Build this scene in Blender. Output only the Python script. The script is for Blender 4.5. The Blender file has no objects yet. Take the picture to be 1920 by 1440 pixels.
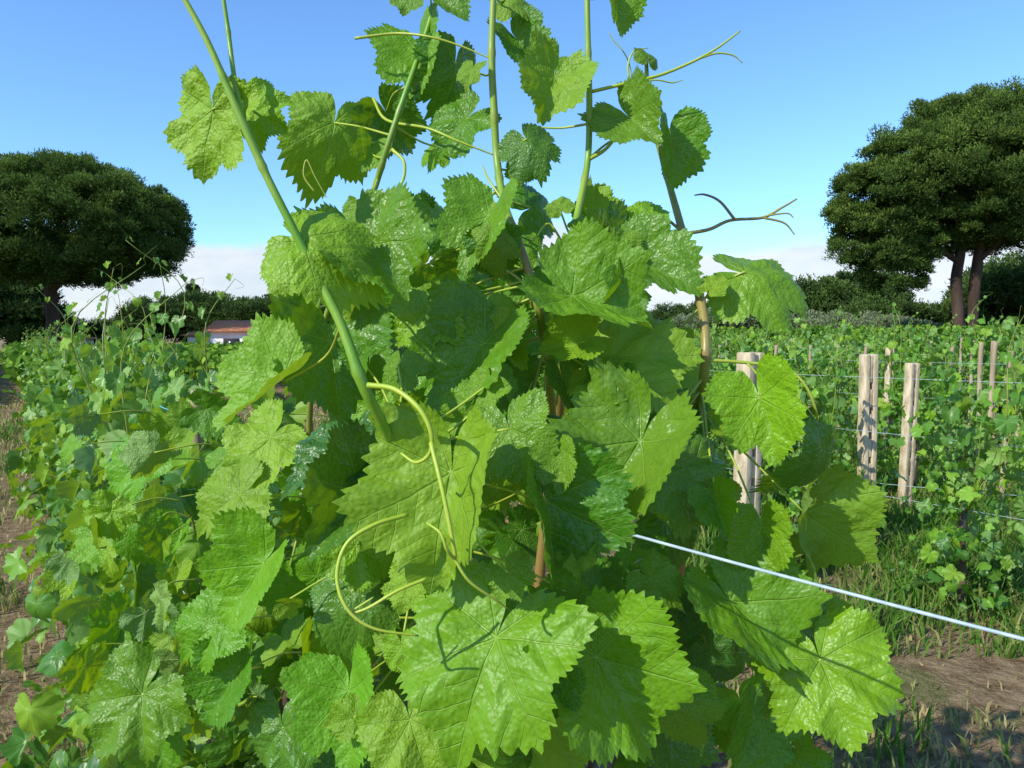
import bpy, math, random
import numpy as np
from mathutils import Vector, Matrix
random.seed(7); rng=np.random.default_rng(11)
S=bpy.context.scene; COL=S.collection
CAMZ=1.6; TH=math.radians(3.6)
def P(u,v,d):
    a=(u-960)/1440; c=(720-v)/1440
    y=math.cos(TH)+c*math.sin(TH); z=-math.sin(TH)+c*math.cos(TH)
    return np.array([a*d/y, d, CAMZ+z*d/y])
def link(o): COL.objects.link(o); return o
def top(o,label,cat,group=None,kind=None):
    o["label"]=label; o["category"]=cat
    if group:o["group"]=group
    if kind:o["kind"]=kind
    return o
def empty(name,loc=(0,0,0)):
    o=bpy.data.objects.new(name,None); o.empty_display_size=.1; o.location=loc; return link(o)
# ---------------------------------------------------------------- node helper
class NT:
    def __init__(s,tree): s.t=tree; s.n=tree.nodes; s.l=tree.links
    def node(s,typ,**k):
        n=s.n.new(typ)
        for a,b in k.items(): setattr(n,a,b)
        return n
    def put(s,sock,v):
        if isinstance(v,bpy.types.NodeSocket): s.l.new(v,sock)
        else:
            if isinstance(v,(tuple,list)) and len(v)==3 and sock.type=='RGBA': v=(*v,1)
            sock.default_value=v
    def math(s,op,a,b=0.0,c=0.0,clamp=False):
        n=s.node('ShaderNodeMath',operation=op,use_clamp=clamp)
        s.put(n.inputs[0],a); s.put(n.inputs[1],b); s.put(n.inputs[2],c); return n.outputs[0]
    def mix(s,f,a,b,bt='MIX'):
        n=s.node('ShaderNodeMix',data_type='RGBA',blend_type=bt)
        s.put(n.inputs[0],f); s.put(n.inputs[6],a); s.put(n.inputs[7],b); return n.outputs[2]
    def mr(s,v,a,b,c=0.,d=1.,smooth=True):
        n=s.node('ShaderNodeMapRange',interpolation_type='SMOOTHSTEP' if smooth else 'LINEAR')
        for i,x in enumerate((v,a,b,c,d)): s.put(n.inputs[i],x)
        return n.outputs[0]
    def noise(s,vec,scale,detail=4,rough=.55):
        n=s.node('ShaderNodeTexNoise'); 
        if vec is not None: s.put(n.inputs['Vector'],vec)
        n.inputs['Scale'].default_value=scale; n.inputs['Detail'].default_value=detail; n.inputs['Roughness'].default_value=rough
        return n.outputs['Fac']
def newmat(name):
    m=bpy.data.materials.new(name); m.use_nodes=True; m.node_tree.nodes.clear()
    t=NT(m.node_tree); t.out=t.node('ShaderNodeOutputMaterial'); return m,t
def princ(t,col,rough=.7,spec=.3,normal=None):
    b=t.node('ShaderNodeBsdfPrincipled'); t.put(b.inputs['Base Color'],col); t.put(b.inputs['Roughness'],rough)
    t.put(b.inputs['Specular IOR Level'],spec)
    if normal is not None: t.put(b.inputs['Normal'],normal)
    return b.outputs[0]
def bump(t,h,strength=.5,dist=.01):
    b=t.node('ShaderNodeBump'); t.put(b.inputs['Height'],h); b.inputs['Strength'].default_value=strength; b.inputs['Distance'].default_value=dist
    return b.outputs[0]
# ---------------------------------------------------------------- materials
def leaf_mat(name,g1,g2,detail=True):
    m,t=newmat(name)
    uv=t.node('ShaderNodeUVMap',uv_map='vein').outputs[0]
    sp=t.node('ShaderNodeSeparateXYZ'); t.put(sp.inputs[0],uv); s,tt=sp.outputs[0],sp.outputs[1]
    oi=t.node('ShaderNodeObjectInfo').outputs['Random']
    ta=t.node('ShaderNodeAttribute',attribute_name='tint').outputs['Fac']
    yo=t.node('ShaderNodeAttribute',attribute_type='OBJECT',attribute_name='young').outputs['Fac']
    rnd=t.math('FRACT',t.math('ADD',oi,ta))
    rnd2=t.math('FRACT',t.math('MULTIPLY',rnd,7.31))
    col=t.mix(rnd,g1,g2)
    col=t.mix(t.math('MULTIPLY',t.math('GREATER_THAN',rnd2,.84),.6),col,(.24,.37,.02))
    col=t.mix(t.math('MULTIPLY',t.math('LESS_THAN',rnd2,.18),.6),col,(.028,.11,.025))
    pw=t.math('MAXIMUM',t.math('MULTIPLY_ADD',s,-.010,.0095),.0026)
    prim=t.math('SUBTRACT',1.,t.mr(t.math('DIVIDE',tt,pw),.4,1.3))
    if detail:
        flat=t.node('ShaderNodeUVMap',uv_map='flat').outputs[0]
        wob=t.math('MULTIPLY',t.math('SUBTRACT',t.noise(flat,6,2),.5),.05)
        ph=t.math('DIVIDE',t.math('ADD',t.math('SUBTRACT',s,t.math('MULTIPLY',tt,.85)),wob),.115)
        pp=t.math('PINGPONG',ph,.5)
        sec=t.math('MULTIPLY',t.math('SUBTRACT',1.,t.mr(pp,.012,.05)),t.mr(ph,.2,.6))
        vein=t.math('MAXIMUM',prim,t.math('MULTIPLY',sec,.65))
        nz=t.noise(flat,3.5,3)
        vo=t.node('ShaderNodeTexVoronoi',feature='SMOOTH_F1'); t.put(vo.inputs['Vector'],flat); vo.inputs['Scale'].default_value=40
        cell=vo.outputs['Distance']
        col=t.mix(yo,col,(.26,.42,.010))
        col=t.mix(t.mr(nz,.35,.75,0,.3),col,t.mix(.5,col,(.02,.09,.01)))
        col=t.mix(t.mr(cell,.3,.7,0,.25),col,(.18,.36,.04))
    else: vein=prim
    front=t.mix(t.math('MULTIPLY',vein,.36),col,(.28,.46,.07))
    if detail:
        spot=t.math('MULTIPLY',t.mr(t.noise(flat,9,2),.70,.76),.45)
        front=t.mix(t.math('MULTIPLY',spot,t.math('GREATER_THAN',rnd2,.6)),front,(.20,.15,.04))
    back=t.mix(.5,col,(.20,.33,.12)); back=t.mix(t.math('MULTIPLY',vein,.5),back,(.34,.45,.17))
    bf=t.node('ShaderNodeNewGeometry').outputs['Backfacing']
    c=t.mix(bf,front,back)
    b=t.node('ShaderNodeBsdfPrincipled'); t.put(b.inputs['Base Color'],c); t.put(b.inputs['Roughness'],t.mr(rnd2,0,1,.36,.54)); b.inputs['Specular IOR Level'].default_value=.42
    tr=t.node('ShaderNodeBsdfTranslucent'); t.put(tr.inputs[0],t.mix(.5,t.mix(1.,c,(2.5,2.1,.35),'MULTIPLY'),(.42,.62,.003)))
    if detail:
        h=t.math('ADD',t.math('MULTIPLY',vein,-1.2),t.math('MULTIPLY',cell,-1.0))
        h=t.math('ADD',h,t.math('MULTIPLY',t.noise(flat,7,1),1.2))
        nrm=bump(t,h,.60,.0023); t.put(b.inputs['Normal'],nrm)
    ms=t.node('ShaderNodeMixShader'); ms.inputs[0].default_value=.25
    t.l.new(b.outputs[0],ms.inputs[1]); t.l.new(tr.outputs[0],ms.inputs[2]); t.l.new(ms.outputs[0],t.out.inputs[0])
    return m
M_LEAF=leaf_mat('vine_leaf',(.034,.150,.005),(.135,.365,.008))
M_LEAFB=leaf_mat('row_leaf',(.055,.185,.018),(.205,.400,.030),False)
def tinted(name,a,b,c=None,rough=.7,trans=0.,spec=.2,scale=None):
    m,t=newmat(name)
    ta=t.node('ShaderNodeAttribute',attribute_name='tint').outputs['Fac']
    col=t.mix(ta,a,b)
    if c is not None:
        tc=t.node('ShaderNodeTexCoord').outputs['Object']
        col=t.mix(t.mr(t.noise(tc,scale or .6,3),.45,.7),col,c)
    p=princ(t,col,rough,spec)
    if trans>0:
        tr=t.node('ShaderNodeBsdfTranslucent'); t.put(tr.inputs[0],col)
        ms=t.node('ShaderNodeMixShader'); ms.inputs[0].default_value=trans
        t.l.new(p,ms.inputs[1]); t.l.new(tr.outputs[0],ms.inputs[2]); p=ms.outputs[0]
    t.l.new(p,t.out.inputs[0]); return m
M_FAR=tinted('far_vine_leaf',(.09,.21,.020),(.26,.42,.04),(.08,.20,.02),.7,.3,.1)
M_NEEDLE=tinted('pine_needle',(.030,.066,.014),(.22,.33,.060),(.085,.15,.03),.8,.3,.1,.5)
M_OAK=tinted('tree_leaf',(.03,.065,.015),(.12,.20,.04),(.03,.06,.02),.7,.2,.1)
M_OLIVE=tinted('olive_leaf',(.11,.16,.07),(.28,.34,.18),None,.7,.2,.1)
M_GRASS=tinted('grass_blade',(.08,.21,.02),(.52,.41,.19),None,.7,.3,.1)
def stem_mat(name,a,b,c):
    m,t=newmat(name)
    tc=t.node('ShaderNodeTexCoord').outputs['Object']
    mp=t.node('ShaderNodeMapping'); t.put(mp.inputs[0],tc); mp.inputs['Scale'].default_value=(1,1,.25)
    n=t.noise(mp.outputs[0],18,5)
    ta=t.node('ShaderNodeAttribute',attribute_name='tint').outputs['Fac']
    col=t.mix(t.mr(n,.35,.65),a,b); col=t.mix(ta,col,c)
    mp2=t.node('ShaderNodeMapping'); t.put(mp2.inputs[0],tc); mp2.inputs['Scale'].default_value=(1,1,.06)
    nrm=bump(t,t.noise(mp2.outputs[0],400,4),.25,.001)
    t.l.new(princ(t,col,.38,.45,nrm),t.out.inputs[0]); return m
M_SHOOT=stem_mat('green_shoot',(.12,.31,.015),(.26,.40,.04),(.28,.17,.06))
M_TEND=stem_mat('tendril',(.33,.46,.03),(.42,.50,.06),(.22,.14,.06))
M_BARK=stem_mat('vine_bark',(.10,.07,.045),(.17,.12,.08),(.05,.035,.025))
def simple(name,a,b,scale,rough=.8,bs=.4,bd=.01,spec=.2,stretch=(1,1,1)):
    m,t=newmat(name); tc=t.node('ShaderNodeTexCoord').outputs['Object']
    mp=t.node('ShaderNodeMapping'); t.put(mp.inputs[0],tc); mp.inputs['Scale'].default_value=stretch
    n=t.noise(mp.outputs[0],scale,6,.62)
    t.l.new(princ(t,t.mix(t.mr(n,.3,.7),a,b),rough,spec,bump(t,t.noise(mp.outputs[0],scale*4,5),bs,bd)),t.out.inputs[0]); return m
M_TRUNK=simple('pine_bark',(.035,.024,.017),(.09,.062,.045),1.5,.95,.8,.06,stretch=(1,1,.3))
M_CONC=simple('weathered_concrete',(.36,.28,.165),(.68,.57,.39),16,.9,.8,.005,stretch=(1,1,.4))
M_WOODP=simple('grey_wood',(.30,.23,.14),(.56,.46,.31),9,.9,.6,.004,stretch=(1,1,.12))
M_WIRE=simple('galvanised_wire',(.30,.40,.43),(.46,.56,.58),60,.5,.3,.001,.4)
M_TWINE=simple('blue_twine',(.08,.30,.30),(.13,.42,.40),90,.6,.2,.001,.3)
M_WALL=simple('white_plaster',(.62,.60,.56),(.75,.73,.69),2,.9,.2,.01)
M_ROOF=simple('clay_tile',(.42,.15,.08),(.54,.24,.14),3,.9,.5,.03)
M_GLASS=simple('dark_glass',(.03,.035,.04),(.05,.055,.06),3,.2,.0,.001,.5)
# ---------------------------------------------------------------- mesh from numpy
def npmesh(name,V,F,mat,tint=None,uvs=None,smooth=True):
    me=bpy.data.meshes.new(name); V=np.asarray(V,dtype=np.float32); F=np.asarray(F,dtype=np.int32)
    k=F.shape[1]; me.vertices.add(len(V)); me.vertices.foreach_set('co',V.ravel())
    me.loops.add(F.size); me.loops.foreach_set('vertex_index',F.ravel())
    me.polygons.add(len(F)); me.polygons.foreach_set('loop_start',np.arange(0,F.size,k,dtype=np.int32))
    me.update(calc_edges=True); me.validate()
    if smooth: me.polygons.foreach_set('use_smooth',np.ones(len(me.polygons),dtype=bool))
    if tint is not None:
        a=me.attributes.new('tint','FLOAT','POINT'); a.data.foreach_set('value',np.asarray(tint,dtype=np.float32))
    if uvs:
        li=np.empty(len(me.loops),dtype=np.int32); me.loops.foreach_get('vertex_index',li)
        for n,arr in uvs.items():
            l=me.uv_layers.new(name=n); l.data.foreach_set('uv',np.asarray(arr,dtype=np.float32)[li].ravel())
    me.materials.append(mat); return me
def obj(name,me,parent=None,loc=None):
    o=bpy.data.objects.new(name,me); link(o)
    if parent: o.parent=parent
    if loc is not None: o.location=loc
    return o
# ---------------------------------------------------------------- leaf geometry
OA=np.array([0,10,22,36,48,60,74,90,104,120,136,150,164,176]); 
def leafgeo(step,rings,seed,fold,cup,droop,wave,lobes=1.0,serr=1.0):
    r=np.random.default_rng(seed)
    OR=np.array([.71,.64,.60-.06*lobes,.60,.63,.58,.53-.07*lobes,.52,.55,.52,.47,.42,.33,.13])
    ang=np.arange(-176,177,step).astype(float)
    if 0 not in ang: ang=np.unique(np.concatenate([np.arange(0,177,step),-np.arange(0,177,step)])).astype(float)
    jl=OR*(1+r.normal(0,.05,OR.size)); jr=OR*(1+r.normal(0,.05,OR.size)); jr[0]=jl[0]
    aa=abs(ang); R=np.where(ang<0,np.interp(aa,OA,jl),np.interp(aa,OA,jr))
    if step<=4:
        per=(6.6+1.7*np.sin(ang*.05+seed))*(1 if step<4 else 1.35); ph=np.cumsum(step/per)
        saw=(ph%1.0); amp=.080*serr*(.5+.5*np.sin(ph*2.1+seed)**2)
        R=R*(1+np.where(aa<168,(1-np.abs(saw-.4)/.6*2+.1)*amp*.8,0))
    else:
        R=R*(1+np.where(np.arange(len(ang))%2==0,.06,-.06)*(aa<165))
    prim=np.array([-148,-104,-48,0,48,104,148.])
    D=np.min(np.abs(ang[:,None]-prim[None]),axis=1)*math.pi/180
    f=(np.arange(1,rings+1)/rings)
    rr=R[:,None]*f[None,:]; A=np.radians(ang)[:,None]
    x=rr*np.sin(A); y=rr*np.cos(A); s=rr*np.cos(D)[:,None]; t=rr*np.sin(D)[:,None]
    ph0=r.uniform(0,6.28); ph1=r.uniform(0,6.28)
    def zf(x,y,s,t,rr,A):
        z=fold*np.sqrt(x*x+.003)+cup*rr**2-droop*np.sign(y)*np.abs(y)**2.0
        z=z+wave*1.9*rr**2*(np.sin(3*A+ph0)+.55*np.sin(7*A+ph1)+.2*np.sin(13*A+ph0)*rr*1.4)
        z=z+.09*np.sqrt(t*t+.0003)*np.minimum(1,rr*3)
        pp=np.abs(((s-.85*t)/.115+.5)%1-.5)
        z=z+.030*np.sqrt(pp*pp+.008)*np.minimum(1,t*10)
        z=z+.018*np.sin(x*15+ph0)*np.sin(y*13+ph1)+.005*np.sin(x*34+ph1)*np.sin(y*31+ph0)
        return z
    z=zf(x,y,s,t,rr,A*np.ones_like(rr))
    V=np.concatenate([[[0,0,zf(0,0,0,0,0,0)]],np.stack([x,y,z],-1).reshape(-1,3)])
    U1=np.concatenate([[[0,0]],np.stack([s,t],-1).reshape(-1,2)]); U2=V[:,:2].copy()
    if fold>.4: V[:,0]*=.86
    n=len(ang); F=[]
    idx=lambda i,j:1+i*rings+j
    for i in range(n-1):
        F.append((0,idx(i+1,0),idx(i,0)))
        for j in range(rings-1):
            F.append((idx(i,j),idx(i+1,j),idx(i+1,j+1))); F.append((idx(i,j),idx(i+1,j+1),idx(i,j+1)))
    F=np.array(F); 
    a,b,c=V[F[len(F)//2]]; 
    if np.cross(b-a,c-a)[2]<0: F=F[:,::-1]
    return V,F,U1,U2
DEF=[(.20,-.25,.25,.08),(.70,-.05,.25,.06),(-.25,.35,.15,.11),(.10,-.70,.55,.08),(.95,.05,.10,.07),(-.45,-.2,.6,.07),(.45,.3,.35,.12),(.20,-.3,.10,.13)]
HERO=[];MID=[];LOW=[]
for i,dv in enumerate(DEF):
    lb=.3+1.1*(i%3)/2
    V,F,U1,U2=leafgeo(1.6,30,i+3,*dv,lobes=lb,serr=1.1)
    HERO.append(npmesh('leaf',V,F,M_LEAF,np.zeros(len(V)),{'vein':U1,'flat':U2+i*1.7}))
    MID.append(leafgeo(4,5,i+3,*dv,lobes=lb,serr=1.1))
    LOW.append(leafgeo(8,2,i+3,*dv,lobes=lb))
def basis(n,t):
    n=n/np.linalg.norm(n); t=t-n*np.dot(n,t); t=t/max(1e-6,np.linalg.norm(t)); x=np.cross(t,n)
    return np.stack([x,t,n],axis=1)
def merged(name,specs,geos,mat):
    Vs=[];Fs=[];A=[];B=[];T=[];o=0
    for (p,n,t,sz) in specs:
        V,F,U1,U2=geos[rng.integers(len(geos))]
        Mx=basis(n,t); Vs.append((V*sz)@Mx.T+p); Fs.append(F+o); A.append(U1); B.append(U2+rng.uniform(0,9)); T.append(np.full(len(V),rng.uniform())); o+=len(V)
    return npmesh(name,np.concatenate(Vs),np.concatenate(Fs),mat,np.concatenate(T),{'vein':np.concatenate(A),'flat':np.concatenate(B)})
# ---------------------------------------------------------------- tubes
def smoothpath(pts,k=6):
    pts=np.asarray(pts,float)
    if len(pts)<3: return np.array([pts[0]+(pts[-1]-pts[0])*f for f in np.linspace(0,1,k+1)])
    p=np.vstack([2*pts[0]-pts[1],pts,2*pts[-1]-pts[-2]]); out=[]
    for i in range(1,len(p)-2):
        for f in np.linspace(0,1,k,endpoint=False):
            a,b,c,d=p[i-1],p[i],p[i+1],p[i+2]
            out.append(.5*((2*b)+(-a+c)*f+(2*a-5*b+4*c-d)*f*f+(-a+3*b-3*c+d)*f**3))
    out.append(pts[-1]); return np.array(out)
def tube(path,rad,sides=8,tint=None):
    path=np.asarray(path); n=len(path); rad=np.interp(np.linspace(0,1,n),np.linspace(0,1,len(rad)),rad) if len(rad)!=n else np.asarray(rad)
    T=np.gradient(path,axis=0); T/=np.linalg.norm(T,axis=1)[:,None]+1e-9
    up=np.array([.3,.9,.1]) if abs(T[0][1])<.8 else np.array([1,0,.2]); V=[]
    for i in range(n):
        a=np.cross(T[i],up); a/=np.linalg.norm(a)+1e-9; b=np.cross(T[i],a)
        for k in range(sides):
            th=2*math.pi*k/sides; V.append(path[i]+rad[i]*(a*math.cos(th)+b*math.sin(th)))
    V+= [path[0],path[-1]]; F=[]
    for i in range(n-1):
        for k in range(sides):
            k2=(k+1)%sides; a,b,c,d=i*sides+k,i*sides+k2,(i+1)*sides+k2,(i+1)*sides+k; F+=[(a,b,c),(a,c,d)]
    for k in range(sides):
        k2=(k+1)%sides; F.append((n*sides,k2,k)); F.append((n*sides+1,(n-1)*sides+k,(n-1)*sides+k2))
    V=np.array(V); tt=np.zeros(len(V)) if tint is None else np.concatenate([np.repeat(np.interp(np.linspace(0,1,n),np.linspace(0,1,len(tint)),tint),sides),[tint[0],tint[-1]]])
    return V,np.array(F),tt
def join(parts):
    Vs=[];Fs=[];T=[];o=0
    for V,F,t in parts: Vs.append(V);Fs.append(F+o);T.append(t);o+=len(V)
    return np.concatenate(Vs),np.concatenate(Fs),np.concatenate(T)
def tubeobj(name,parts,mat,parent=None):
    V,F,T=join(parts); return obj(name,npmesh(name,V,F,mat,T),parent)
# ================================================================ foreground vines
vine=empty('grapevine',(0.15,1.3,0)); top(vine,'leafy green grapevine with tall upright shoots tied to a wire','grapevine')
vine2=empty('grapevine',(-.55,1.7,0)); top(vine2,'low sprawling grapevine with pale green leaves along a trellis','grapevine')
def childw(o,par):
    o.parent=par; o.matrix_parent_inverse=Matrix.Translation(-Vector(par.location)); return o
shoots=[
 ([(330,-30,.80),(385,70,.80),(425,160,.80),(460,240,.80),(500,330,.80),(540,410,.80),(590,510,.80),(640,610,.79),(680,720,.78),(715,790,.80),(745,860,.84),(775,960,.92),(800,1100,1.05),(830,1300,1.2)],[4.8,5.8,6.6,8.5,7.2,7.6,8.6,9,11,9.5,10,10,12,12],[0,0,0,.05,0,0,0,0,.08,0,.1,.4,.8,1]),
 ([(415,-30,.82),(428,60,.82),(440,150,.81),(458,232,.80)],[3.5,4.1,4.5,5.2],[0,0,0,0]),
 ([(828,-30,1.17),(790,90,1.15),(755,190,1.13),(725,280,1.13),(700,360,1.15),(665,450,1.2),(630,540,1.22),(600,640,1.25),(580,800,1.3),(600,1000,1.35),(700,1250,1.4)],[4,4.8,5.4,5.8,5.8,5.5,5,5.5,6,8,9],[0,0,.05,.25,.15,.1,.1,.3,.6,1,1]),
 ([(926,-30,1.1),(922,100,1.1),(926,200,1.1),(932,300,1.1),(945,380,1.06),(975,460,1.0),(1000,540,.97),(1018,620,1.0),(1030,720,1.2),(1035,850,1.35),(1010,1100,1.4),(985,1400,1.45)],[5.5,6.5,7,7,7,7.5,8,8.5,8,8,11,13],[.1,.15,.1,.2,.05,.9,.7,.2,.4,.6,1,1]),
 ([(1100,-30,1.1),(1103,100,1.1),(1105,200,1.1),(1102,300,1.1),(1085,390,1.06),(1068,480,1.02),(1060,560,1.12),(1050,760,1.3),(1020,1000,1.4)],[5,5.5,6,6,6.5,7,7,8,9],[.05,.05,.1,.1,.1,.1,.2,.7,1]),
 ([(1211,105,1.2),(1218,200,1.2),(1245,310,1.2),(1270,400,1.16),(1300,510,1.08),(1320,600,1.02),(1322,680,1.0),(1310,760,1.05),(1290,900,1.25),(1270,1100,1.4),(1200,1350,1.45)],[3.5,4.5,5.5,7,8,8.5,9,8,8,9,10],[.3,.3,.2,.7,.6,.8,.7,.35,.8,1,1]),
]
SP=[]
for si,(pts,rp,ti) in enumerate(shoots):
    path=smoothpath([P(*p) for p in pts],10)
    rad=np.interp(np.linspace(0,1,len(path)),np.linspace(0,1,len(rp)),[r/1440*p[2] for r,p in zip(rp,pts)])
    nodes=np.zeros(len(path)); st=20 if si==0 else 12
    for q in range(st-2,len(path)-1,st): nodes[q-1:q+2]+=[.05,.22,.05]
    rad=rad*(1+nodes); ti2=np.clip(np.interp(np.linspace(0,1,len(path)),np.linspace(0,1,len(ti)),ti)+nodes*(.9 if si else .3),0,1)
    childw(tubeobj('shoot',[tube(path,rad,14,ti2)],M_SHOOT),vine); SP.append(path)
SPall=np.concatenate(SP)
tend=[([(690,722,.765),(740,730,.75),(785,765,.735),(808,810,.73),(806,850,.735),(780,867,.745),(752,850,.755)],4.9,0),
 ([(808,830,.73),(830,920,.71),(848,1010,.70),(853,1045,.70),(838,1030,.69),(826,1000,.69),(800,980,.70)],4.0,0),
 ([(765,965,.76),(700,985,.74),(650,1020,.73),(632,1080,.72),(650,1140,.71),(700,1178,.71),(785,1192,.72)],4.0,0),
 ([(800,1085,.73),(745,1108,.72),(690,1140,.715),(655,1150,.715),(700,1120,.72)],3.2,0),
 ([(848,1040,.70),(880,1090,.70),(930,1125,.71),(950,1140,.72)],3.,0),
 ([(665,72,1.12),(740,63,1.12),(800,68,1.1),(860,85,1.1),(925,112,1.1)],2.4,.1),
 ([(700,185,1.2),(725,225,1.17),(800,240,1.12),(860,265,1.1),(930,292,1.1)],2.6,.1),
 ([(1108,172,1.1),(1180,155,1.1),(1240,140,1.1),(1300,115,1.1),(1345,90,1.1),(1388,58,1.1)],3.0,.05),
 ([(1310,110,1.1),(1345,100,1.1),(1375,104,1.1),(1392,118,1.1)],1.8,.2),
 ([(1180,155,1.1),(1178,120,1.1),(1190,95,1.1),(1215,90,1.1)],1.8,.1),
 ([(1180,155,1.1),(1230,150,1.09),(1260,155,1.09),(1280,150,1.09)],1.6,.2),
 ([(1285,438,1.13),(1330,430,1.15),(1370,413,1.17),(1430,408,1.2),(1465,390,1.2),(1494,373,1.2)],3.2,.7),
 ([(1430,408,1.2),(1470,418,1.2),(1490,440,1.2)],2.0,.7),([(1435,405,1.2),(1475,400,1.2),(1488,408,1.2)],1.6,.6),
 ([(1378,412,1.17),(1350,378,1.18),(1322,365,1.2),(1302,366,1.2)],2.4,.9),
 ([(1284,438,1.13),(1262,420,1.15),(1245,405,1.15)],3,.8),
 ([(1322,675,1.0),(1400,680,1.0),(1470,690,.99),(1508,720,.98),(1530,770,.98),(1532,810,1.0)],3.0,.2),
 ([(1400,680,1.0),(1440,720,.99),(1500,750,.99),(1530,790,1.0)],2.0,.2),
 ([(735,280,1.13),(758,305,1.12),(752,345,1.12),(715,370,1.12),(690,372,1.12)],3.0,0),
 ([(1102,300,1.1),(1135,280,1.1),(1162,248,1.1)],3.6,.1),([(1102,300,1.1),(1140,268,1.12),(1200,235,1.15)],2.4,.1),
 ([(1105,232,1.1),(1050,240,1.12),(1000,238,1.13)],2.2,.1),
 ([(1020,620,1.0),(1000,575,.98),(975,525,.97),(900,480,.98)],3.,.4),
 ([(945,378,1.06),(915,335,1.08),(905,310,1.1)],2.4,.2),
 ([(1068,480,1.02),(1030,420,1.02),(1000,450,1.0),(985,440,1.0)],2.2,.1),
 ([(590,360,1.2),(570,330,1.2),(575,300,1.2),(590,330,1.2),(612,370,1.2)],1.6,.3),
 ([(1200,235,1.15),(1180,120,1.15),(1150,75,1.15),(1140,60,1.15)],1.2,.1)]
for pts,rp,ti in tend:
    path=smoothpath([P(*p) for p in pts],7); r0=rp/1440*pts[0][2]
    childw(tubeobj('tendril',[tube(path,[r0*1.15,r0,r0*.85,r0*.5],8,[ti,ti])],M_TEND),vine)
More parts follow.
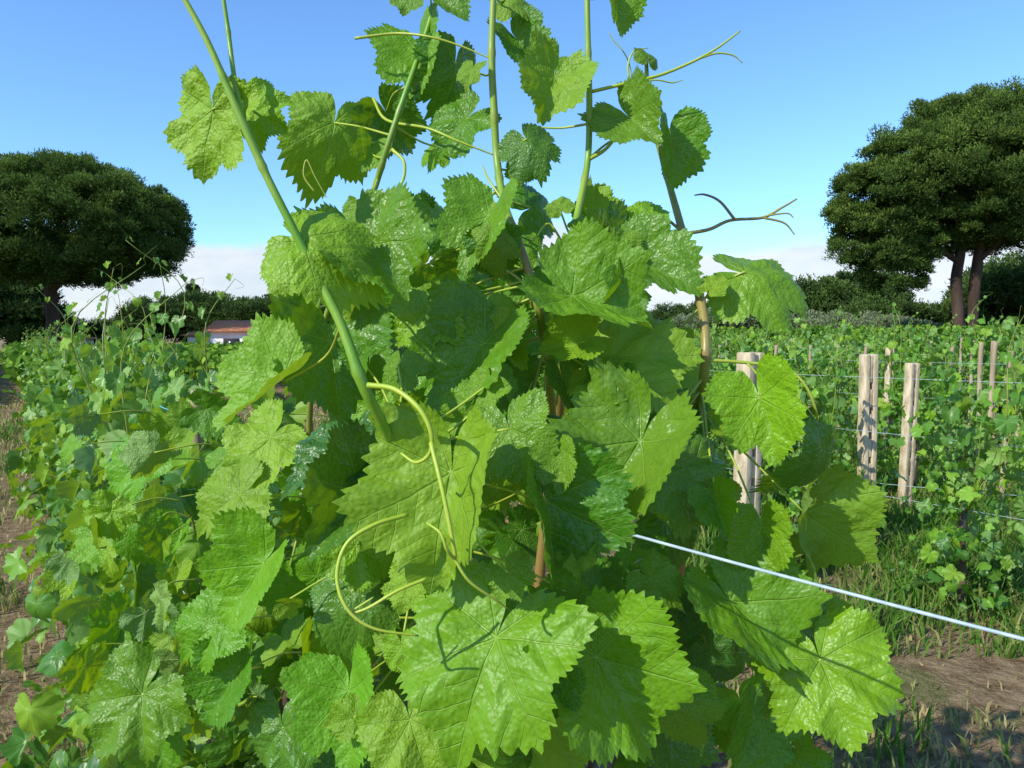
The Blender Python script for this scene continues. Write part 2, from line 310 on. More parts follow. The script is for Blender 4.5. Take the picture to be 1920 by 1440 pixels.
# leaves: u,v,width,tip angle (0 up,90 right,180 down),depth,normal a,normal b,young,variant
L=[(390,250,215,205,.83,-.5,.1,.8,2),(495,220,130,120,.84,-.3,.3,.6,7),(785,125,175,170,1.17,-.7,.3,.3,1),(855,150,160,175,1.15,.8,.1,.05,5),(622,262,185,188,1.2,.6,.1,.05,3),(740,235,140,150,1.24,.3,-.3,.05,6),
(688,295,85,200,1.18,.4,.3,.5,1),(855,240,140,235,1.13,-.3,.6,.15,0),(980,95,130,150,1.14,.4,.3,.1,1),(1030,172,165,200,1.08,.2,.6,.15,6),(1000,275,125,150,1.07,.1,.8,.15,5),
(830,8,140,120,1.15,-.1,.6,.3,1),(965,-5,100,60,1.14,.1,.4,.4,3),(1155,15,120,150,1.1,.4,.3,.3,1),(1195,235,165,140,1.08,-.4,.4,.5,6),(1258,292,150,165,1.13,.6,.1,.1,1),
(880,140,60,200,1.09,-.4,.4,.8,0),(1216,100,55,20,1.19,.3,.1,.5,3),(765,0,80,200,1.2,-.3,.3,.4,2),
(975,325,65,190,1.1,-.3,.5,.4,2),(1070,140,60,100,1.12,-.4,.5,.5,1),(1285,255,75,140,1.15,-.3,.6,.3,3),(815,285,70,200,1.16,-.3,.6,.3,5),
(605,460,215,110,.80,-.45,.8,.9,3),(705,490,250,150,.86,.2,.7,.4,6),(545,525,130,200,1.0,-.4,.4,.4,0),(800,610,165,180,.94,-.2,.5,.75,7),(905,440,190,200,.98,-.6,.4,.4,1),
(1015,380,140,60,1.14,.5,.1,.0,5),(815,412,130,30,1.22,.5,.1,.0,3),(770,400,100,340,1.25,.4,.0,.0,6),(1110,385,120,40,1.17,.5,.1,.0,6),(1160,450,165,50,1.12,.4,.25,.0,1),(1045,385,60,340,1.0,-.2,.5,.8,0),
(1120,575,265,110,.95,-.1,.9,.4,6),(1240,515,200,120,1.06,.0,.7,.3,1),(1440,512,205,100,1.05,-.1,.9,.6,5),(1225,400,80,50,1.12,-.3,.5,.5,0),
(1200,665,285,75,.98,-.35,.7,.55,7),(490,745,245,245,.90,-.55,1.0,.55,1),(625,690,260,170,.98,.4,.3,.1,6),(880,690,260,215,.93,-.35,.7,.3,1),(960,650,140,150,1.0,.1,.6,.4,4),
(1062,730,130,150,1.0,.5,.3,.1,6),(1235,785,215,100,1.0,-.1,.8,.2,0),(1438,785,205,165,.94,-.65,.2,.65,1),(1535,880,180,190,1.0,.8,-.3,.0,3),
(835,955,360,190,.80,-.4,.30,.5,6),(965,835,185,160,.83,-.25,.5,.5,0),(1170,880,320,215,.90,-.25,.7,.55,6),(1290,900,235,110,.93,.1,.7,.3,7),(1025,990,280,160,.83,.7,.1,.0,4),
(900,1265,385,200,.76,-.4,.5,.45,0),(1150,1290,335,150,.80,.15,.45,.35,6),(1010,1170,190,30,.86,.1,.8,.1,3),
(1560,1290,280,165,.86,-.1,.8,.7,7),(1410,1170,290,140,.90,.3,.65,.35,6),(1510,1010,270,160,.98,.7,.0,.0,6),(1430,1020,160,180,.92,-.7,.1,.65,1),
(1320,1230,200,200,.96,.5,.2,.0,5),(1290,990,190,120,1.05,.4,.3,.0,3),(1590,1180,100,120,.95,-.2,.5,.5,0),
(650,960,260,215,.95,.3,.8,.15,4),(620,860,220,260,1.0,-.1,1.2,.0,0),(660,1140,180,170,.96,-.1,.7,.2,3),(690,1040,150,120,.95,-.1,.4,.5,0),(660,1345,240,170,.95,-.3,.5,.0,1),(780,1390,210,160,.88,-.2,.7,.2,0),
(570,1240,170,190,1.05,.9,.1,.2,4),(1050,1400,170,150,.9,.4,.4,.45,1),(1250,1400,190,170,1.0,.4,.3,.0,6),(1400,1380,190,200,1.05,.4,.3,.0,1),(1100,1130,160,150,.95,.4,.4,.05,5),(755,1230,95,170,.84,-.3,.3,.6,0),
(1080,1040,90,180,.82,-.5,.3,.7,0),(1160,1120,150,200,1.0,.4,.3,.0,3),(1300,790,130,60,1.06,.1,.6,.1,1),(870,780,130,250,.88,-.2,.5,.5,0),(700,790,120,160,1.05,.1,.4,.3,2),
(560,600,110,200,1.15,-.3,.4,.1,1),(700,570,150,160,1.15,.3,.3,.0,3),(880,540,130,170,1.15,.2,.5,.0,5),(960,490,110,120,1.15,.3,.3,.0,6),
(850,570,80,200,.95,-.4,.5,.9,0),(930,590,90,150,.94,-.3,.6,.8,3),(1050,640,90,200,.98,-.3,.4,.8,1),(900,740,100,220,.87,-.5,.5,.6,2),(1140,740,120,190,.96,-.2,.6,.4,1),(680,400,90,160,1.0,-.3,.6,.6,2),(1340,530,60,20,1.04,-.3,.5,.9,0),(1090,420,50,60,1.0,-.3,.4,.8,3),(1370,800,90,90,1.0,.0,.5,.6,1),
(1050,880,110,170,.82,-.4,.6,.6,1),(760,1110,110,200,.84,-.4,.4,.4,2),(1240,1100,120,130,.88,-.2,.7,.5,0),(1350,960,110,160,.9,-.5,.5,.2,4),(1040,1300,120,190,.76,.5,.3,.1,1),(1290,1330,140,160,.84,-.3,.6,.4,3),(740,700,100,190,.9,-.5,.5,.4,5),(1010,560,100,140,.99,.4,.6,.2,0),(1480,1330,120,190,.9,-.3,.4,.3,2),(960,1090,100,150,.78,-.2,.8,.6,7)]
L2=[(420,945,180,250,1.25,-.4,.8,.3,0),(475,1095,240,225,1.1,-.5,.6,.2,1),(380,1190,160,240,1.2,-.4,.5,.1,0),(235,1340,225,215,1.2,-.3,.7,.45,7),(425,1295,180,215,1.2,-.4,.5,.0,1),
(130,1085,95,180,1.6,-.2,.4,1.2,1),(245,880,140,230,1.6,-.3,.8,.0,0),(262,990,140,150,1.5,-.2,.6,.0,3),(480,845,185,230,1.3,-.4,.6,.65,2),(330,1030,130,200,1.45,-.2,.4,.1,4),(300,1400,150,160,1.3,.1,.5,.0,1),
(200,1050,80,190,1.6,-.4,.2,.7,0),(150,1330,90,200,1.4,-.5,.2,.5,3),(530,1400,170,170,1.15,-.2,.5,.1,7),(350,820,110,210,1.7,-.3,.5,.0,1),(460,1000,120,160,1.3,.0,.5,.45,0),(220,1250,120,210,1.5,-.2,.6,.2,5)]
r9=np.random.default_rng(5); n0=len(L)
while len(L)<n0+80:
    v=r9.uniform(440,1430); lo=np.interp(v,[430,600,900,1200,1440],[760,640,600,520,500]); hi=np.interp(v,[430,600,900,1200,1440],[1120,1250,1460,1540,1560]); u=r9.uniform(lo,hi)
    L.append((u,v,r9.uniform(60,140),r9.uniform(90,270),r9.uniform(.90,1.12)+(.05 if v<700 else 0),r9.normal(-.1,1.0),r9.uniform(-.4,1.3),r9.choice([0,.1,.3,.8]),int(r9.integers(8))))
for _ in range(34):
    v=r9.uniform(760,1430); u=r9.uniform(110,520)
    L2.append((u,v,r9.uniform(55,120),r9.uniform(110,250),r9.uniform(1.25,1.65),r9.normal(-.2,.7),r9.uniform(-.1,1.),r9.choice([0,.1,.3,.8,1]),int(r9.integers(8))))
for lst,par in ((L,vine),(L2,vine2)):
  for q_,(u,v,w,ang,d,a,b,yg,var) in enumerate(lst):
    size=w/1440*d*.88; a+=r9.normal(0,.16); b+=r9.normal(0,.16); n=np.array([a,-1.,b]); an=math.radians(ang)
    if par is vine2 and q_>17 and q_%3==0: n=np.array([a,1.,.2])
    t=np.array([math.sin(an),-.25,math.cos(an)]); Mx=basis(n,t)
    o_=P(u,v,d)-.22*size*Mx[:,1]
    o=obj('leaf',HERO[var]); m4=Matrix(Mx.tolist()).to_4x4(); 
    o.matrix_world=Matrix.Translation(Vector(o_))@m4@Matrix.Scale(size,4); o["young"]=float(min(1,yg*.75))
    childw(o,par)
    dd=np.linalg.norm(SPall-o_,axis=1); j=int(dd.argmin())
    if par is vine and dd[j]<.2: e=SPall[j]
    else: e=o_+np.array([.05,.08,-.05])-.06*Mx[:,1]
    mid=(o_+e)/2-.12*min(dd[j],.2)*Mx[:,1]*0.6-Mx[:,2]*.012
    path=smoothpath([o_,mid,e],6)
    childw(tubeobj('leaf_stalk',[tube(path,[.0013,.0015,.0019],6,[.0,.2])],M_TEND),par)
def inside_sil(u,v):
    lo=np.interp(v,[400,550,700,900,1200,1440],[780,660,600,580,500,470]); hi=np.interp(v,[400,550,700,900,1200,1440],[1110,1220,1290,1420,1520,1560])
    return lo<u<hi
sp=[]
while len(sp)<200:
    v=rng.uniform(500,1560); u=rng.uniform(380,1640)
    if not inside_sil(u,min(v,1440)): continue
    d=rng.uniform(1.35,1.8)
    n=np.array([rng.normal(.3,.8),-1+rng.normal(0,.6),rng.uniform(-.5,.6)]); t=np.array([rng.normal(0,.8),-.3,-1.])
    sp.append((P(u,v,d),n,t,rng.uniform(.09,.15)))
V0=merged('foliage',sp,MID,M_LEAF); o=obj('foliage',V0); o["kind"]="stuff"; childw(o,vine)
def vtrunk(x,y,h=.75):
    return tube(smoothpath([(x,y,-.03),(x+.03,y+.02,h*.35),(x-.03,y,h*.7),(x+.02,y+.02,h)],6),[.032,.024,.022,.026],9,[.2,.7])
childw(tubeobj('trunk',[vtrunk(.16,1.42,.8)],M_BARK),vine); childw(tubeobj('trunk',[vtrunk(-.6,2.0,.7)],M_BARK),vine2)
# ================================================================ row vines
def make_vine(seed,n=420,hw=.42,h0=.15,h1=1.45,ln=.55,geos=LOW,spikes=4,size=(.085,.14),mat=M_LEAFB,sh_=(.2,.7)):
    r=np.random.default_rng(seed); sp=[]; st=[vtrunk(0,0,.7)]
    for _ in range(8):
        a=r.uniform(-ln,ln); b=r.uniform(-hw,hw)*.9
        st.append(tube(smoothpath([(0,0,.65),(b*.5,a*.6,.85),(b,a,r.uniform(.9,h1))],5),[.008,.004,.003],5,[0,.3]))
    for _ in range(n):
        x=r.uniform(-1,1); x=np.sign(x)*abs(x)**.7; z=r.uniform(0,1); y=r.normal(0,ln*.5)
        w=hw*(.6+.5*math.sin(z*2.6+.3))*(1+.32*math.sin(seed+z*11)+.32*math.sin(y*11+seed*2+z*5))
        p=np.array([x*w,y,h0+(h1-h0)*z*(1+.12*math.sin(y*8+seed))+.06*math.sin(y*17+seed)])
        out=np.array([x,r.normal(0,.5),.2+.6*z]); sp.append((p,out+r.normal(0,.85,3),np.array([x*.5,r.normal(0,.9),-1.]),r.uniform(*size)*r.choice([.6,1,1.15])))
    for _ in range(spikes):
        a=r.uniform(-ln,ln); b=r.uniform(-hw,hw)*.7; hh=r.uniform(*sh_); q=smoothpath([(b*.6,a*.8,h1-.4),(b,a,h1),(b+r.normal(0,.05),a+r.normal(0,.05),h1+hh*.6),(b+r.normal(0,.10),a+r.normal(0,.10),h1+hh)],5)
        st.append(tube(q,[.0045,.004,.003,.0014],5,[.1,.6,.2]))
        for f in np.linspace(.3,1,7):
            c=q[int(f*(len(q)-1))]; dr=r.normal(0,1,3); dr[2]=abs(dr[2])*.3; dr/=np.linalg.norm(dr)
            s_=.13*(1.2-f); sp.append((c+dr*.03,dr+np.array([0,0,.3]),np.array([dr[0],dr[1],-.7]),max(.04,s_)))
        c=q[-1]; st.append(tube(smoothpath([c,c+r.normal(0,.04,3)+[0,0,.03],c+r.normal(0,.05,3)+[0,0,.02]],5),[.001,.0006],4,[.3]))
    lf=merged('foliage',sp,geos,mat); V,F,T=join(st[:1]); tr=npmesh('trunk',V,F,M_BARK,T); V,F,T=join(st[1:]); sh=npmesh('shoots',V,F,M_SHOOT,T)
    return tr,sh,lf
SL=.65; RA=math.atan(SL)
def place(meshes,x,y,rot,sc,label,group):
    e=empty('grapevine',(x,y,0)); e.rotation_euler=(0,0,rot); e.scale=(sc,sc,sc); top(e,label,'grapevine',group)
    for nm,me in zip(('trunk','shoots','foliage'),meshes):
        o=obj(nm,me,e)
        if nm=='foliage': o["kind"]="stuff"
    return e
VM=[make_vine(40+i,n=590,hw=.36,h0=.05,h1=1.30,geos=MID if i<2 else LOW,spikes=1 if i<2 else 4,size=(.055,.115),sh_=(.1,.25) if i<2 else (.25,.8)) for i in range(5)]
VY=[make_vine(70+i,n=330,hw=.28,h0=.12,h1=1.36,ln=.34,spikes=3,size=(.055,.10)) for i in range(3)]
VF=[make_vine(90+i,n=330,hw=.4,h0=.3,h1=1.6,ln=.55,spikes=3,size=(.09,.14)) for i in range(3)]
y=2.0;i=0
while y<26:
    place(VM[i%2] if y<3.2 else VM[2+i%3],(.62 if y<4.2 else .74)-SL*y+rng.normal(0,.05),y,RA+(math.pi if i%2 else 0)+rng.normal(0,.08),rng.uniform(.9,1.08)*(1 if y<7 else .92),'bushy grapevine full of leaves along a wire trellis','grapevines along the near trellis row')
    y+=.64 if y<8 else .9; i+=1
def rowx(c,y): return c-SL*y
k=0
for (c,y0,y1,st,ms) in ((5.5,4.4,9.5,.95,VY),(7.3,7.0,12,.9,VY),(9.0,4.9,13,.9,VY),(10.8,6.0,15,1.0,VY),(12.8,6.6,18,1.1,VF),(16.2,8.8,22,1.2,VF),(20.5,11.3,26,1.3,VF),(25.5,14,30,1.4,VF),(31,17,34,1.5,VF)):
    y=y0
    while y<y1:
        x=rowx(c,y)+rng.normal(0,.05)
        if x/y>-.30:
            s_=rng.uniform(.85,1.02); place(ms[k%3],x,y,RA+(math.pi if k%2 else 0)+rng.normal(0,.1),s_,'young grapevine with fresh leaves between trellis posts' if ms is VY else 'full green grapevine in a vineyard row','grapevines in the vineyard rows')
        y+=st; k+=1
def far_rows(name,label,cs,ya,yb,h,n,umin,umax):
    P0=[]
    for c in cs:
        yy=rng.uniform(ya,yb,n); xx=c-SL*yy; k=(xx/yy>umin)&(xx/yy<umax); yy=yy[k];xx=xx[k]
        P0.append(np.stack([xx+rng.normal(0,.25,len(xx)),yy,h*(.35+.65*rng.uniform(0,1,len(xx))**.55)*(1+.06*np.sin(yy*1.7+c))+rng.normal(0,.04,len(xx))],-1))
    P0=np.concatenate(P0); n_=len(P0)
    A=rng.normal(0,1,(n_,3)); A/=np.linalg.norm(A,axis=1)[:,None]; B=np.cross(A,rng.normal(0,1,(n_,3))); B/=np.linalg.norm(B,axis=1)[:,None]
    s=rng.uniform(.08,.15,(n_,1)); V=np.stack([P0-A*s,P0+B*s*.8,P0+A*s,P0-B*s*.8],1).reshape(-1,3); F=np.arange(n_*4).reshape(-1,4)
    o=obj(name,npmesh(name,V,F,M_FAR,np.repeat(rng.uniform(0,1,n_),4),smooth=False)); top(o,label,'vineyard',kind='stuff')
far_rows('vineyard_rows','distant green rows of grapevines in a flat field',np.arange(34,88,3.6),22,46,1.85,5200,-.30,.8)
far_rows('vineyard_rows','low green vineyard rows running towards the trees',np.arange(-14,30,2.4),17,43,1.12,5200,-.85,-.1)
# ================================================================ posts
def box(x0,x1,y0,y1,z0,z1):
    V=np.array([(x,y,z) for x in(x0,x1) for y in(y0,y1) for z in(z0,z1)],float)
    F=np.array([(0,1,3,2),(4,6,7,5),(0,4,5,1),(2,3,7,6),(0,2,6,4),(1,5,7,3)]); return V,F,np.zeros(8)
def post_mesh(h,w,dp,slots,mat):
    parts=[]; a=w*.37
    if slots:
        parts+=[box(-w/2,-w/2+a,-dp/2,dp/2,-.1,h),box(w/2-a,w/2,-dp/2,dp/2,-.1,h)]; g=w/2-a; z=-.1; zz=.35
        while zz<h-.12: parts.append(box(-g,g,-dp/2+.006,dp/2-.006,z,zz)); z=zz+.045; zz=z+.13
        parts.append(box(-g,g,-dp/2+.006,dp/2-.006,z,h-.012))
    else:
        V,F,T=tube(smoothpath([(0,0,-.1),(.006,0,h*.4),(-.004,.004,h*.8),(0,0,h)],4),[w/2,w/2*.96,w/2*.95,w/2*.9],10); return npmesh('vineyard_post',V,F,mat,T,smooth=True)
    V,F,T=join(parts); return npmesh('vineyard_post',V,F,mat,T,smooth=False)
def post(me,x,y,rot,label,tilt=0,s=1):
    o=obj('vineyard_post',me,loc=(x,y,0)); o.rotation_euler=(tilt*.5,tilt,rot); o.scale=(1,1,s); top(o,label,'post','posts holding the trellis wires')
    b=o.modifiers.new('b','BEVEL'); b.width=.006; b.segments=2; b.limit_method='ANGLE'; return o
PC=post_mesh(1.47,.10,.085,True,M_CONC); PCb=post_mesh(1.5,.125,.11,True,M_CONC); PW=post_mesh(1.5,.055,.055,False,M_WOODP)
post(PCb,*P(1402,700,4.6)[:2],.5,'weathered concrete trellis post beside leafy vines',.01)
post(PC,*P(1632,700,5.4)[:2],.15,'pale slotted concrete trellis post standing in grass',-.008)
post(PC,*P(1704,700,7.0)[:2],.3,'tan concrete trellis post among young vines',.02,.92)
for (u,d,w,s) in ((1856,7.4,1,.97),(1840,8.2,1,.96),(1868,8.8,1,.97),(1886,6.9,1,.92),(1782,9.5,1,.93),(1668,11,0,.92),(1610,11,1,.92),(1518,11,1,.92),(1540,14,1,.9),(1450,10,1,.93),(1352,11,1,.92),(1360,16,1,.95),(1745,13,1,.95),(1800,16,1,.98),(1860,13,0,1.0),(1590,17,0,.95),(1690,18,1,.98),(1480,18,0,.98),(1910,9.5,1,.96),(1820,12,1,.96),(1895,14,0,1.0),(1575,9.2,1,.93)):
    x,y,_=P(u,700,d); post(PW if w else PC,x,y,rng.uniform(0,.6),'thin grey wooden trellis stake in a vine row' if w else 'slotted concrete post in a distant vine row',rng.normal(0,.015),s*1.06)
for (y,w) in ((3.1,1),(6.5,0),(10.5,0)):
    post(PW if w else PC,.74-SL*y,y,RA,'trellis post buried in vine foliage',.0,.92)
# wires
def wire(p0,p1,r,mat,label,name='trellis_wire',sag=.01):
    p0=np.array(p0);p1=np.array(p1); pts=[p0+(p1-p0)*f-np.array([0,0,sag*4*f*(1-f)]) for f in np.linspace(0,1,24)]
    V,F,T=tube(pts,[r,r],7); o=obj(name,npmesh(name,V,F,mat,T)); top(o,label,'wire','trellis wires'); return o
A=P(1935,1196,.56);B=P(1122,984,.84); D=(B-A)
wire(A-D*.5,B+D*.06,.00165,M_WIRE,'pale galvanised wire stretched along the vine row',sag=.003)
for z,off in ((.62,-.3),(.95,-.35),(1.3,.0)):
    wire((.76+off-SL*1.9,1.9,z),(.76+off-SL*26,26,z),.0016,M_WIRE,'thin steel trellis wire running through vines')
wire(P(300,762,2.2),P(440,792,2.0),.002,M_TWINE,'blue twine tied across the vine shoots')
for c in (5.5,9.0,12.8):
    for z in (.6,1.0,1.35):
        wire((rowx(c,c/1.5),c/1.5,z),(rowx(c,c/.5),c/.5,z),.0014,M_WIRE,'thin steel trellis wire between vineyard posts',sag=.03)
wire((*P(1640,700,5.4)[:2],.56),(*P(2100,700,4.4)[:2],.64),.0018,M_WIRE,'thin steel trellis wire between vineyard posts')
# ================================================================ trees
def crown(name,blobs,mat,per,ts,seed,tri=2,low=-.35):
    r=np.random.default_rng(seed); PP=[];NN=[];TT=[]
    for (cx,cy,cz,rx,ry,rz,nc,cr) in blobs:
        for _ in range(nc):
            v=r.normal(0,1,3); v/=np.linalg.norm(v); 
            if v[2]<low: v[2]*=-.6
            f=r.uniform(.8,1.0) if r.uniform()<.88 else r.uniform(.3,.7); c=np.array([cx,cy,cz])+v*f*np.array([rx,ry,rz]); q=cr*r.uniform(.6,1.3)
            m=int(per*r.uniform(.7,1.2)); w=r.normal(0,1,(m,3)); w/=np.linalg.norm(w,axis=1)[:,None]; w[:,2]=np.where(w[:,2]<-.4,-w[:,2],w[:,2])
            rad=q*(.3+.85*r.uniform(0,1,(m,1))); PP.append(c+w*rad*np.array([1,1,.85])); NN.append(w); TT.append(np.clip(.2+.3*w[:,2]+.2*v[2]+r.uniform(-.15,.22)+r.normal(0,.2,m),0,1))  # sunlit tops painted into the tint: upward-facing and higher tufts get lighter
    PP=np.concatenate(PP);NN=np.concatenate(NN);TT=np.concatenate(TT); m=len(PP); Vs=[]
    for k in range(tri):
        d=NN+r.normal(0,.6,(m,3)); d[:,2]+=.45; d/=np.linalg.norm(d,axis=1)[:,None]; b=np.cross(d,r.normal(0,1,(m,3))); b/=np.linalg.norm(b,axis=1)[:,None]
        s=ts*r.uniform(.6,1.3,(m,1)); Vs.append(np.stack([PP-b*s*.2,PP+b*s*.2,PP+d*s],1))
    V=np.concatenate(Vs).reshape(-1,3); F=np.arange(len(V)).reshape(-1,3); T=np.repeat(np.tile(TT,tri),3)
    return npmesh(name,V,F,mat,T,smooth=False)
b1=P(98,640,44); e=empty('pine_tree',(b1[0],44,0)); top(e,'broad umbrella pine with dense domed crown above the vines','tree')
lx=lambda u,d0: (u-98)/1440*d0
lz=lambda v,d0: CAMZ+(630-v)/1440*d0
bl=[(lx(130,44),0,lz(430,44),5.9,5.6,3.7,410,.65),(lx(10,44),.5,lz(430,44),3.6,4.5,2.9,150,.65),(lx(262,44),0,lz(430,44),2.6,4,2.4,130,.55),(lx(130,44),0,lz(360,44),3.7,4,1.6,110,.55),(lx(40,44),0,lz(495,44),3.6,4,1.6,110,.6),(lx(240,44),0,lz(485,44),2.8,3.5,1.4,90,.55),(lx(150,44),-.5,lz(500,44),3.6,3.5,1.4,100,.6)]
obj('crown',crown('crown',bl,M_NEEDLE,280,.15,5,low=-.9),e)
tubeobj('trunk',[tube(smoothpath([(0,0,-.1),(.1,0,2.3),(0,0,4.),(.3,0,6.2)],6),[.46,.38,.34,.26],12),tube(smoothpath([(0,0,3.9),(-1.2,.3,5.2),(-3.0,.5,6.8)],6),[.2,.16,.07],8),tube(smoothpath([(0,0,4.),(1.4,-.3,5.3),(3.5,-.5,7)],6),[.2,.16,.07],8)],M_TRUNK,e)
D2=38; e2=empty('pine_tree',(P(1815,640,D2)[0],D2,0)); top(e2,'tall stone pine with twin trunks and a rounded clumpy crown','tree')
rx=lambda u:(u-1815)/1440*D2; rz=lambda v: CAMZ+(630-v)/1440*D2
bl=[(rx(1850),0,rz(280),3.5,3.8,2.5,260,.6),(rx(1780),-.4,rz(345),4.2,4,2.7,270,.6),(rx(1930),.3,rz(325),3.6,4,3.3,230,.6),(rx(1690),-.5,rz(315),2.2,2.3,1.8,110,.5),(rx(1640),-.3,rz(385),2.1,2.3,1.8,120,.48),(rx(1640),.3,rz(460),2.1,2,1.5,100,.48),(rx(1720),.6,rz(430),2.5,2.5,1.9,130,.5),(rx(1830),-.3,rz(420),2.8,2.5,1.4,120,.5),(rx(1910),0,rz(435),3.0,3,1.6,110,.5),(rx(1600),0,rz(345),.9,1,.7,24,.4),(rx(1580),0,rz(415),.9,1,.8,28,.4),(rx(1680),.3,rz(515),1.7,1.5,1.1,66,.42),(rx(1770),.5,rz(225),1.8,2,.9,54,.45)]
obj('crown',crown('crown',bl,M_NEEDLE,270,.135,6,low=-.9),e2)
tubeobj('trunk',[tube(smoothpath([(-.45,0,-.1),(-.5,0,2.4),(-.7,0,4.3),(-.5,0,6.2),(-.8,0,8.5)],6),[.36,.28,.26,.22,.15],12),tube(smoothpath([(.3,.1,-.1),(.2,.1,1.6),(.38,.2,4.5),(.6,.2,6.5),(1.,.2,9)],6),[.36,.30,.26,.22,.14],12),
 tube(smoothpath([(-.6,0,5.2),(-2.2,0,6.2),(-4.2,0,7.0)],6),[.15,.1,.05],8),tube(smoothpath([(.5,0,5.4),(1.8,0,6.6),(3.2,0,7.6)],6),[.15,.1,.05],8)],M_TRUNK,e2)
def mktree(seed,h,w,mat,ts=.24,per=170):
    nb=[(0,0,h*.62,w*.5,w*.5,h*.34,60,w*.12),(w*.22,0,h*.5,w*.34,w*.34,h*.25,30,w*.1),(-w*.24,.2,h*.52,w*.32,w*.3,h*.24,30,w*.1),(0,-.2,h*.25,w*.45,w*.4,h*.2,30,w*.1)]
    c=crown('crown',nb,mat,per,ts,seed); V,F,T=join([tube(smoothpath([(0,0,-.1),(.1,0,h*.3),(0,0,h*.75)],4),[w*.045,w*.035,.05],8),tube(smoothpath([(0,0,h*.3),(w*.2,0,h*.55)],4),[w*.02,.03],6),tube(smoothpath([(0,0,h*.35),(-w*.2,0,h*.6)],4),[w*.02,.03],6)])
    return npmesh('trunk',V,F,M_TRUNK,T),c
TO=[mktree(201,6,6,M_OAK),mktree(202,6,7.5,M_OAK)]; TV=mktree(203,3.6,5,M_OLIVE,.2); TC=mktree(204,9,2.2,M_OAK,.3,120)
def tree(ms,u,vtop,d,hh,label,name='broadleaf_tree',sx=1):
    x,y,z=P(u,vtop,d); s=z/hh; e=empty(name,(x,y,0)); e.scale=(s*sx,s*sx,s); e.rotation_euler=(0,0,rng.uniform(0,6)); top(e,label,'tree','trees along the edge of the vineyard')
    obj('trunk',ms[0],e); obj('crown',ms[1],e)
for i,(u,vt,d,sx) in enumerate([(20,500,60,1.2),(-60,470,55,1.2),(70,560,58,1.3),(290,545,70,1.),(350,530,72,1.1),(410,535,70,1.2),(470,545,68,1.2),(530,535,66,1.3),(600,540,70,1.2),(660,550,70,1.2),(740,560,72,1.2),(830,555,74,1.3),(930,560,74,1.3),(1040,565,74,1.3),(1150,555,72,1.3),(1260,560,70,1.2),(1340,548,70,1.2),(1540,505,58,1.2),(1600,485,60,1.2),(1660,540,52,1.2),(1720,550,54,1.2),(1500,548,62,1.1),(1900,470,50,1.1),(1960,450,48,1.2),(1870,560,52,1.3),(180,590,64,1.3),(240,585,66,1.2),(1780,575,54,1.4)]):
    tree(TO[i%2],u,vt,d,6.9,'dark leafy tree in the distant tree line',sx=sx)
for (u,vt,d) in ((1375,562,50),(1420,568,50),(1475,568,52),(1330,575,54),(1650,580,46),(1560,580,48),(1710,590,46)):
    tree(TV,u,vt,d,4.1,'silvery olive shrub at the vineyard edge','olive_tree',1.1)
tree(TC,361,502,80,10.3,'slim dark cypress standing above the tree line','cypress_tree',.8)
# ================================================================ buildings
def house(x,y,w,dp,h,rh,label,rot=0):
    e=empty('farm_building',(x,y,0)); e.rotation_euler=(0,0,rot); top(e,label,'building')
    V,F,T=box(-w/2,w/2,-dp/2,dp/2,0,h); obj('wall',npmesh('wall',V,F,M_WALL,T,smooth=False),e)
    o=.35; V=np.array([(-w/2-o,-dp/2-o,h+.003),(w/2+o,-dp/2-o,h+.003),(w/2+o,dp/2+o,h+.003),(-w/2-o,dp/2+o,h+.003),(-w/2-o,0,h+rh),(w/2+o,0,h+rh)],float)
    F=[(0,1,5),(0,5,4),(2,3,4),(2,4,5),(1,2,5),(3,0,4),(0,3,2),(0,2,1)]; obj('roof',npmesh('roof',V,F,M_ROOF,None,smooth=False),e)
    n=int(w/2.4)
    for i in range(n):
        xx=-w/2+(i+.5)*w/n; V,F,T=box(xx-.45,xx+.45,-dp/2-.03,-dp/2+.05,h*.38,h*.78)
        obj('window',npmesh('window',V,F,M_GLASS,T,smooth=False),e)
x,y,_=P(492,640,45.5); house(x,y,4.8,3.5,1.85,.65,'low white farm building with a red clay tile roof')
x,y,_=P(400,640,48.5); house(x,y,2.0,3,1.6,.25,'long pale outbuilding with a shallow roof beside vines')
x,y,_=P(135,640,47.5); house(x,y,1.6,2,1.4,.15,'small white block standing in for a parked car below the umbrella pine')  # made-up hut shape in place of a half-hidden white parked car
x,y,_=P(1442,600,56); house(x,y,3.4,4,3.2,1.2,'farmhouse with orange clay roof behind olive shrubs')
# ================================================================ ground + grass
m,t=newmat('soil_ground'); tc=t.node('ShaderNodeTexCoord').outputs['Object']
n1=t.noise(tc,.9,6,.6); n2=t.noise(tc,11,6,.7); n3=t.noise(tc,60,4,.7)
col=t.mix(t.mr(n2,.35,.65),(.22,.135,.07),(.46,.33,.185)); col=t.mix(t.mr(n1,.50,.62,0,.6),col,(.13,.19,.04)); col=t.mix(t.mr(n3,.52,.68,0,.5),col,(.56,.44,.25))
t.l.new(princ(t,col,.95,.1,bump(t,t.math('ADD',n2,t.math('MULTIPLY',n3,.4)),1.,.09)),t.out.inputs[0])
N=220; g=np.linspace(-1,1,N); gx=np.sign(g)*np.abs(g)**3.4*400
X,Y=np.meshgrid(gx,gx+0,indexing='ij'); Z=.025*np.sin(X*1.9+Y)*np.cos(Y*2.3-X*.7)+.016*np.sin(X*7+Y)*np.sin(Y*6.1)+.012*np.sin(X*15+Y*4)*np.sin(Y*13-X*3); Z=Z*(np.hypot(X,Y)<40)-.01
V=np.stack([X,Y,Z],-1).reshape(-1,3); I=np.arange(N*N).reshape(N,N); F=np.stack([I[:-1,:-1],I[1:,:-1],I[1:,1:],I[:-1,1:]],-1).reshape(-1,4)
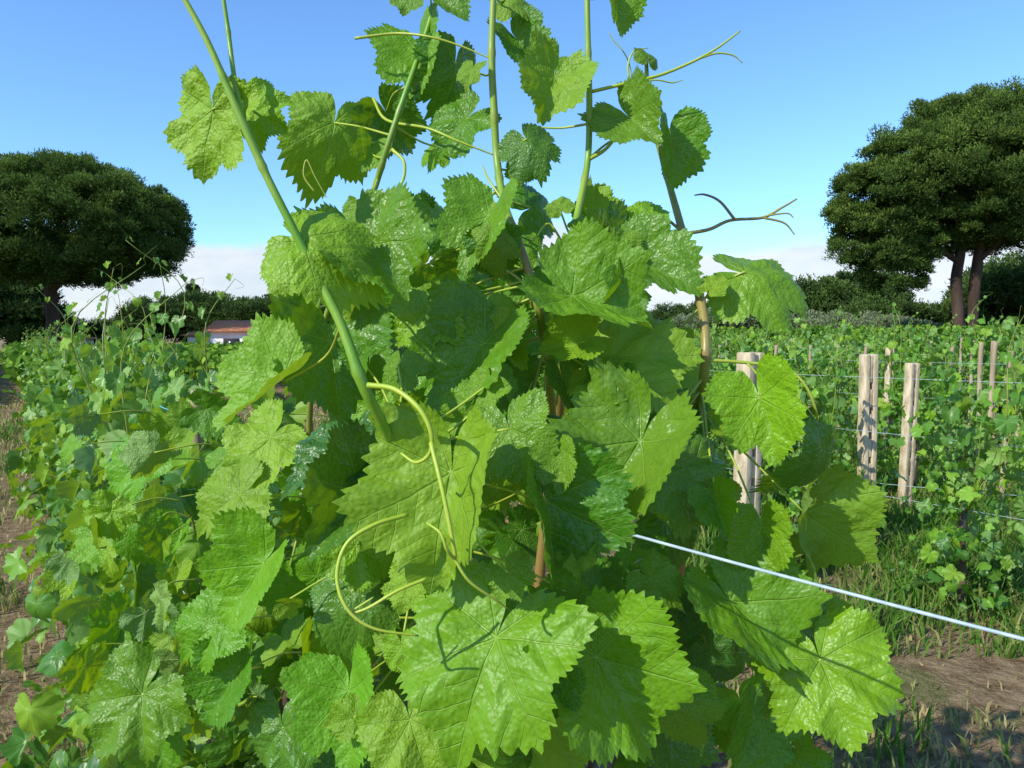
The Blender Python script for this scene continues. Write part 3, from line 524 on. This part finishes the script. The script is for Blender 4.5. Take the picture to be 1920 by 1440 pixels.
o=obj('ground',npmesh('ground',V,F,m,None)); o["kind"]="structure"; o["label"]="dry brown vineyard soil with patches of grass"; o["category"]="ground"
def grass(name,label,n,area,hr,dry,seed,cl=None):
    r=np.random.default_rng(seed); x0,x1,y0,y1=area
    y=y0+(y1-y0)*r.uniform(0,1,n)**1.6; x=r.uniform(x0,x1,n)
    keep=(np.abs(x)<y*.78+.4); 
    cn=np.sin(x*3.1+1.3*np.sin(y*2.2))*np.cos(y*2.7+np.sin(x*1.7)); keep&=(cn+r.normal(0,.5,n)>(-.3 if cl is None else cl)); x=x[keep];y=y[keep];cn=cn[keep];m=len(x)
    h=r.uniform(*hr,m)*(1+.5*cn); th=r.uniform(0,6.28,m); w=r.uniform(.002,.006,m)*(1+y*.15); lean=r.uniform(.1,1.2,m)*h
    dx,dy=np.cos(th),np.sin(th); a=r.uniform(0,6.28,m); px,py=np.cos(a),np.sin(a); z0=np.full(m,-.03)
    p0=np.stack([x-px*w,y-py*w,z0],1);p1=np.stack([x+px*w,y+py*w,z0],1)
    p2=np.stack([x+px*w*.7+dx*lean*.35,y+py*w*.7+dy*lean*.35,h*.6],1);p3=np.stack([x-px*w*.7+dx*lean*.35,y-py*w*.7+dy*lean*.35,h*.6],1); p4=np.stack([x+dx*lean,y+dy*lean,h*.95],1)
    V=np.stack([p0,p1,p2,p3,p4],1).reshape(-1,3); b=np.arange(m)[:,None]*5
    F=np.concatenate([b+[0,1,2],b+[0,2,3],b+[3,2,4]]); T=np.clip(r.normal(dry,.2,m)-.12*cn,0,1)
    o=obj(name,npmesh(name,V,F,M_GRASS,np.repeat(T,5),smooth=False)); top(o,label,'grass',kind='stuff')
grass('grass','dry straw and short grass on the vineyard ground',170000,(-14,14,1.6,20),(.02,.08),.75,1)
grass('tall_grass','tall green grass growing between vine rows',150000,(.8,15,3.7,18),(.07,.24),.08,2,-.4)
grass('tall_grass','green weeds at the foot of the trellised vines',35000,(-9,4,2.2,14),(.05,.16),.15,3,.25)
# ================================================================ light, sky, camera
ts=np.array([-.66,-.52,.62]); ts/=np.linalg.norm(ts); el=math.asin(ts[2])
sl=bpy.data.lights.new('sun','SUN'); sl.energy=5.0; sl.angle=math.radians(.55); sl.color=(1,.95,.84)
so=bpy.data.objects.new('sun',sl); link(so); so.rotation_euler=Vector(ts).to_track_quat('Z','Y').to_euler()
w=bpy.data.worlds.new('World'); S.world=w; w.use_nodes=True; w.node_tree.nodes.clear(); t=NT(w.node_tree)
sk=t.node('ShaderNodeTexSky',sky_type='NISHITA'); sk.sun_disc=False; sk.sun_elevation=el; sk.sun_rotation=math.atan2(ts[0],ts[1]); sk.air_density=1.0; sk.dust_density=.2; sk.ozone_density=3.0
skc=t.mix(1.,sk.outputs[0],(1.02,1.38,1.70),'MULTIPLY')
gc=t.node('ShaderNodeTexCoord').outputs['Generated']; sx=t.node('ShaderNodeSeparateXYZ'); t.put(sx.inputs[0],gc)
mp=t.node('ShaderNodeMapping'); t.put(mp.inputs[0],gc); mp.inputs['Scale'].default_value=(1,1,3.5)
cn=t.noise(mp.outputs[0],3.2,7,.55)
hz=t.math('ADD',sx.outputs[2],t.math('MULTIPLY',t.math('SUBTRACT',cn,.5),-.15))
cm=t.math('SUBTRACT',1.,t.mr(hz,.108,.130))
cn2=t.noise(mp.outputs[0],7,6,.6)
cc=t.mix(t.mr(cn2,.35,.65),(4.9,5.4,6.0),(6.1,6.2,6.4))
mx=t.mix(t.math('MULTIPLY',cm,.9),skc,cc)
bg=t.node('ShaderNodeBackground'); t.put(bg.inputs[0],mx); bg.inputs[1].default_value=.15
ow=t.node('ShaderNodeOutputWorld'); t.l.new(bg.outputs[0],ow.inputs[0])
cd=bpy.data.cameras.new('camera'); cd.sensor_width=36; cd.lens=27; cd.clip_start=.05; cd.clip_end=2000
co=bpy.data.objects.new('camera',cd); link(co); co.location=(0,0,CAMZ); co.rotation_euler=(math.radians(90)-TH,0,0); S.camera=co
S.view_settings.view_transform='Standard'; S.view_settings.look='None'; S.view_settings.exposure=0
